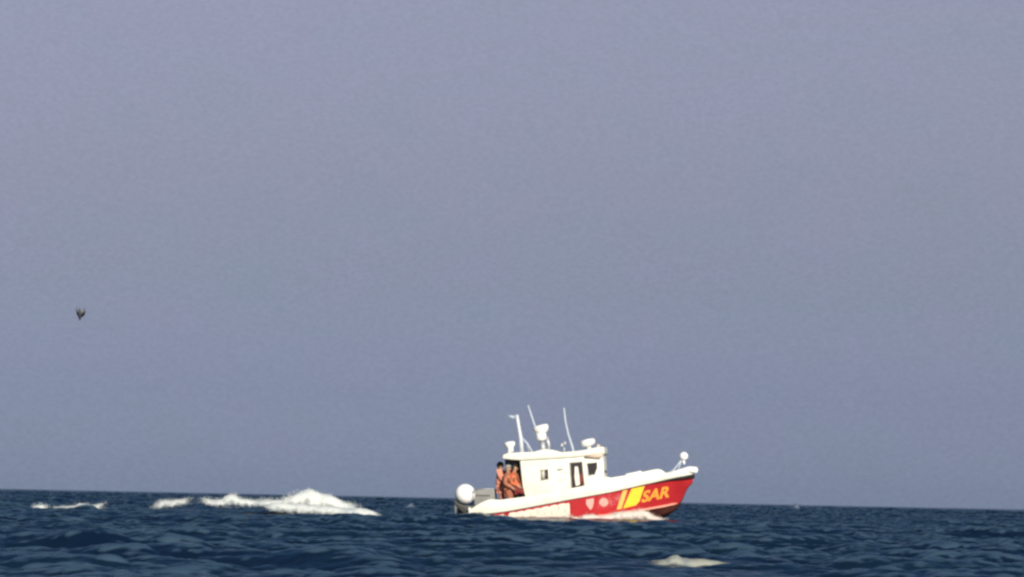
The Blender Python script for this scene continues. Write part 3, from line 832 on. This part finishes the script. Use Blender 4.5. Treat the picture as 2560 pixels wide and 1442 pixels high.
foam('breaking_wave', 200.0, [(496, 1246, 1252), (515, 1244, 1258), (535, 1250, 1264), (562, 1247, 1266), (570, 1238, 1267), (580, 1234, 1267), (592, 1237, 1266), (600, 1245, 1264), (640, 1250, 1265), (668, 1247, 1270), (705, 1247, 1276), (718, 1238, 1280), (730, 1233, 1282), (745, 1230, 1284), (760, 1227, 1284), (772, 1222, 1285), (784, 1227, 1286), (800, 1234, 1288), (825, 1238, 1290), (835, 1244, 1290), (850, 1252, 1291), (890, 1260, 1292), (905, 1268, 1292)],
     0.5, 'largest white breaking wave with a peaked spray top, left of the boat', 'wave', seed=2, drops=2200, group=G,
     front=(198.7, [(655, 1262, 1268), (680, 1256, 1276), (710, 1255, 1282), (760, 1260, 1285), (800, 1264, 1287), (850, 1266, 1290), (890, 1270, 1293), (915, 1272, 1296), (935, 1277, 1295), (960, 1287, 1291)], 0.55))
foam('breaking_wave', 236, [(376, 1268, 1272), (388, 1257, 1272), (400, 1250, 1271), (415, 1249, 1269), (430, 1249, 1266), (460, 1247, 1261), (482, 1243, 1249)],
     0.7, 'short bright breaking crest just left of the largest white wave', 'wave', seed=5, drops=500, group=G)
foam('breaking_wave', 201, [(76, 1265, 1271), (92, 1261, 1275), (105, 1260, 1275), (118, 1262, 1274), (126, 1267, 1271)],
     0.5, 'smallest rounded whitecap at the far left of the sea', 'wave', seed=8, drops=160, group=G)
foam('breaking_wave', 201, [(128, 1266, 1273), (165, 1264, 1275), (186, 1263, 1277), (200, 1258, 1279), (215, 1257, 1279), (232, 1261, 1277), (270, 1256, 1268)],
     0.5, 'low long whitecap second from the left, with a bright middle', 'wave', seed=9, drops=260, group=G)
foam('sea_spray', 330, [(1008, 1270, 1272), (1020, 1261, 1273), (1026, 1256, 1274), (1034, 1263, 1274), (1044, 1271, 1273)],
     0.5, 'small pale blue pointed splash between the largest white wave and the boat', 'splash', 'spray', seed=12, drops=200)
foam('sea_spray', 420, [(1980, 1262, 1264), (1986, 1258, 1274), (1996, 1262, 1273), (2004, 1261, 1266)],
     0.5, 'faint blue splash on the horizon right of the boat', 'splash', 'spray', seed=13, drops=160)
foam('breaking_wave', 72.2, [(1600, 1403, 1411), (1640, 1399, 1413), (1668, 1396, 1415), (1682, 1386, 1416), (1697, 1387, 1418), (1710, 1394, 1420), (1760, 1396, 1422), (1788, 1400, 1421), (1845, 1409, 1420)],
     0.25, 'thin pale whitecap in the near water below the bow of the boat', 'wave', 'dullfoam', seed=15, drops=0, group=G)
foam('bow_wave', 198.4, [(1416, 1280, 1288), (1432, 1290, 1297), (1450, 1293, 1300), (1462, 1287, 1301), (1480, 1285, 1301), (1500, 1290, 1302), (1520, 1287, 1302), (1540, 1281, 1303), (1570, 1277, 1303), (1600, 1272, 1302), (1618, 1278, 1302), (1632, 1287, 1301), (1648, 1293, 1300), (1668, 1297, 1299)],
     0.35, 'white wash running along the waterline of the red hull', 'wave', 'wash', seed=21, drops=900, spread=0.14)

# ------------------------------------------------------------------ a bird low over the sea, far left
bl = at(199, 786, 150.0)
bird = empty('bird', bl, (R(-50), 0, R(20)))
bird.rotation_euler = (R(42), R(-4), R(176))
tag(bird, 'small dark bird with raised wings in the open sky', 'bird')
skin_mesh('body', [(0, 0.0, 0.0, 0.055), (0, 0.10, 0.01, 0.05), (0, 0.17, 0.03, 0.03), (0, 0.22, 0.035, 0.010), (0, -0.12, 0.0, 0.04), (0, -0.24, 0.0, 0.012)],
          [(0, 1), (1, 2), (2, 3), (0, 4), (4, 5)], M['bird'], bird)
for s in (-1, 1):
    bm = bmesh.new(); rows = []
    for i, (t, zz, c0, c1) in enumerate([(0.01, 0.0, 0.13, -0.13), (0.06, 0.05, 0.16, -0.15), (0.10, 0.11, 0.16, -0.15), (0.12, 0.18, 0.12, -0.15), (0.11, 0.23, 0.03, -0.13)]):
        rows.append([bm.verts.new((s*(t+off), yy, zz)) for yy, off in ((c0, 0), ((c0+c1)/2, 0.014), (c1, 0), ((c0+c1)/2, -0.008))])
    for a, b in zip(rows[:-1], rows[1:]):
        for j in range(4): bm.faces.new((a[j], b[j], b[(j+1) % 4], a[(j+1) % 4]))
    bm.faces.new(rows[0]); bm.faces.new(rows[-1])
    from_bm('wing', bm, M['birdb'], bird)
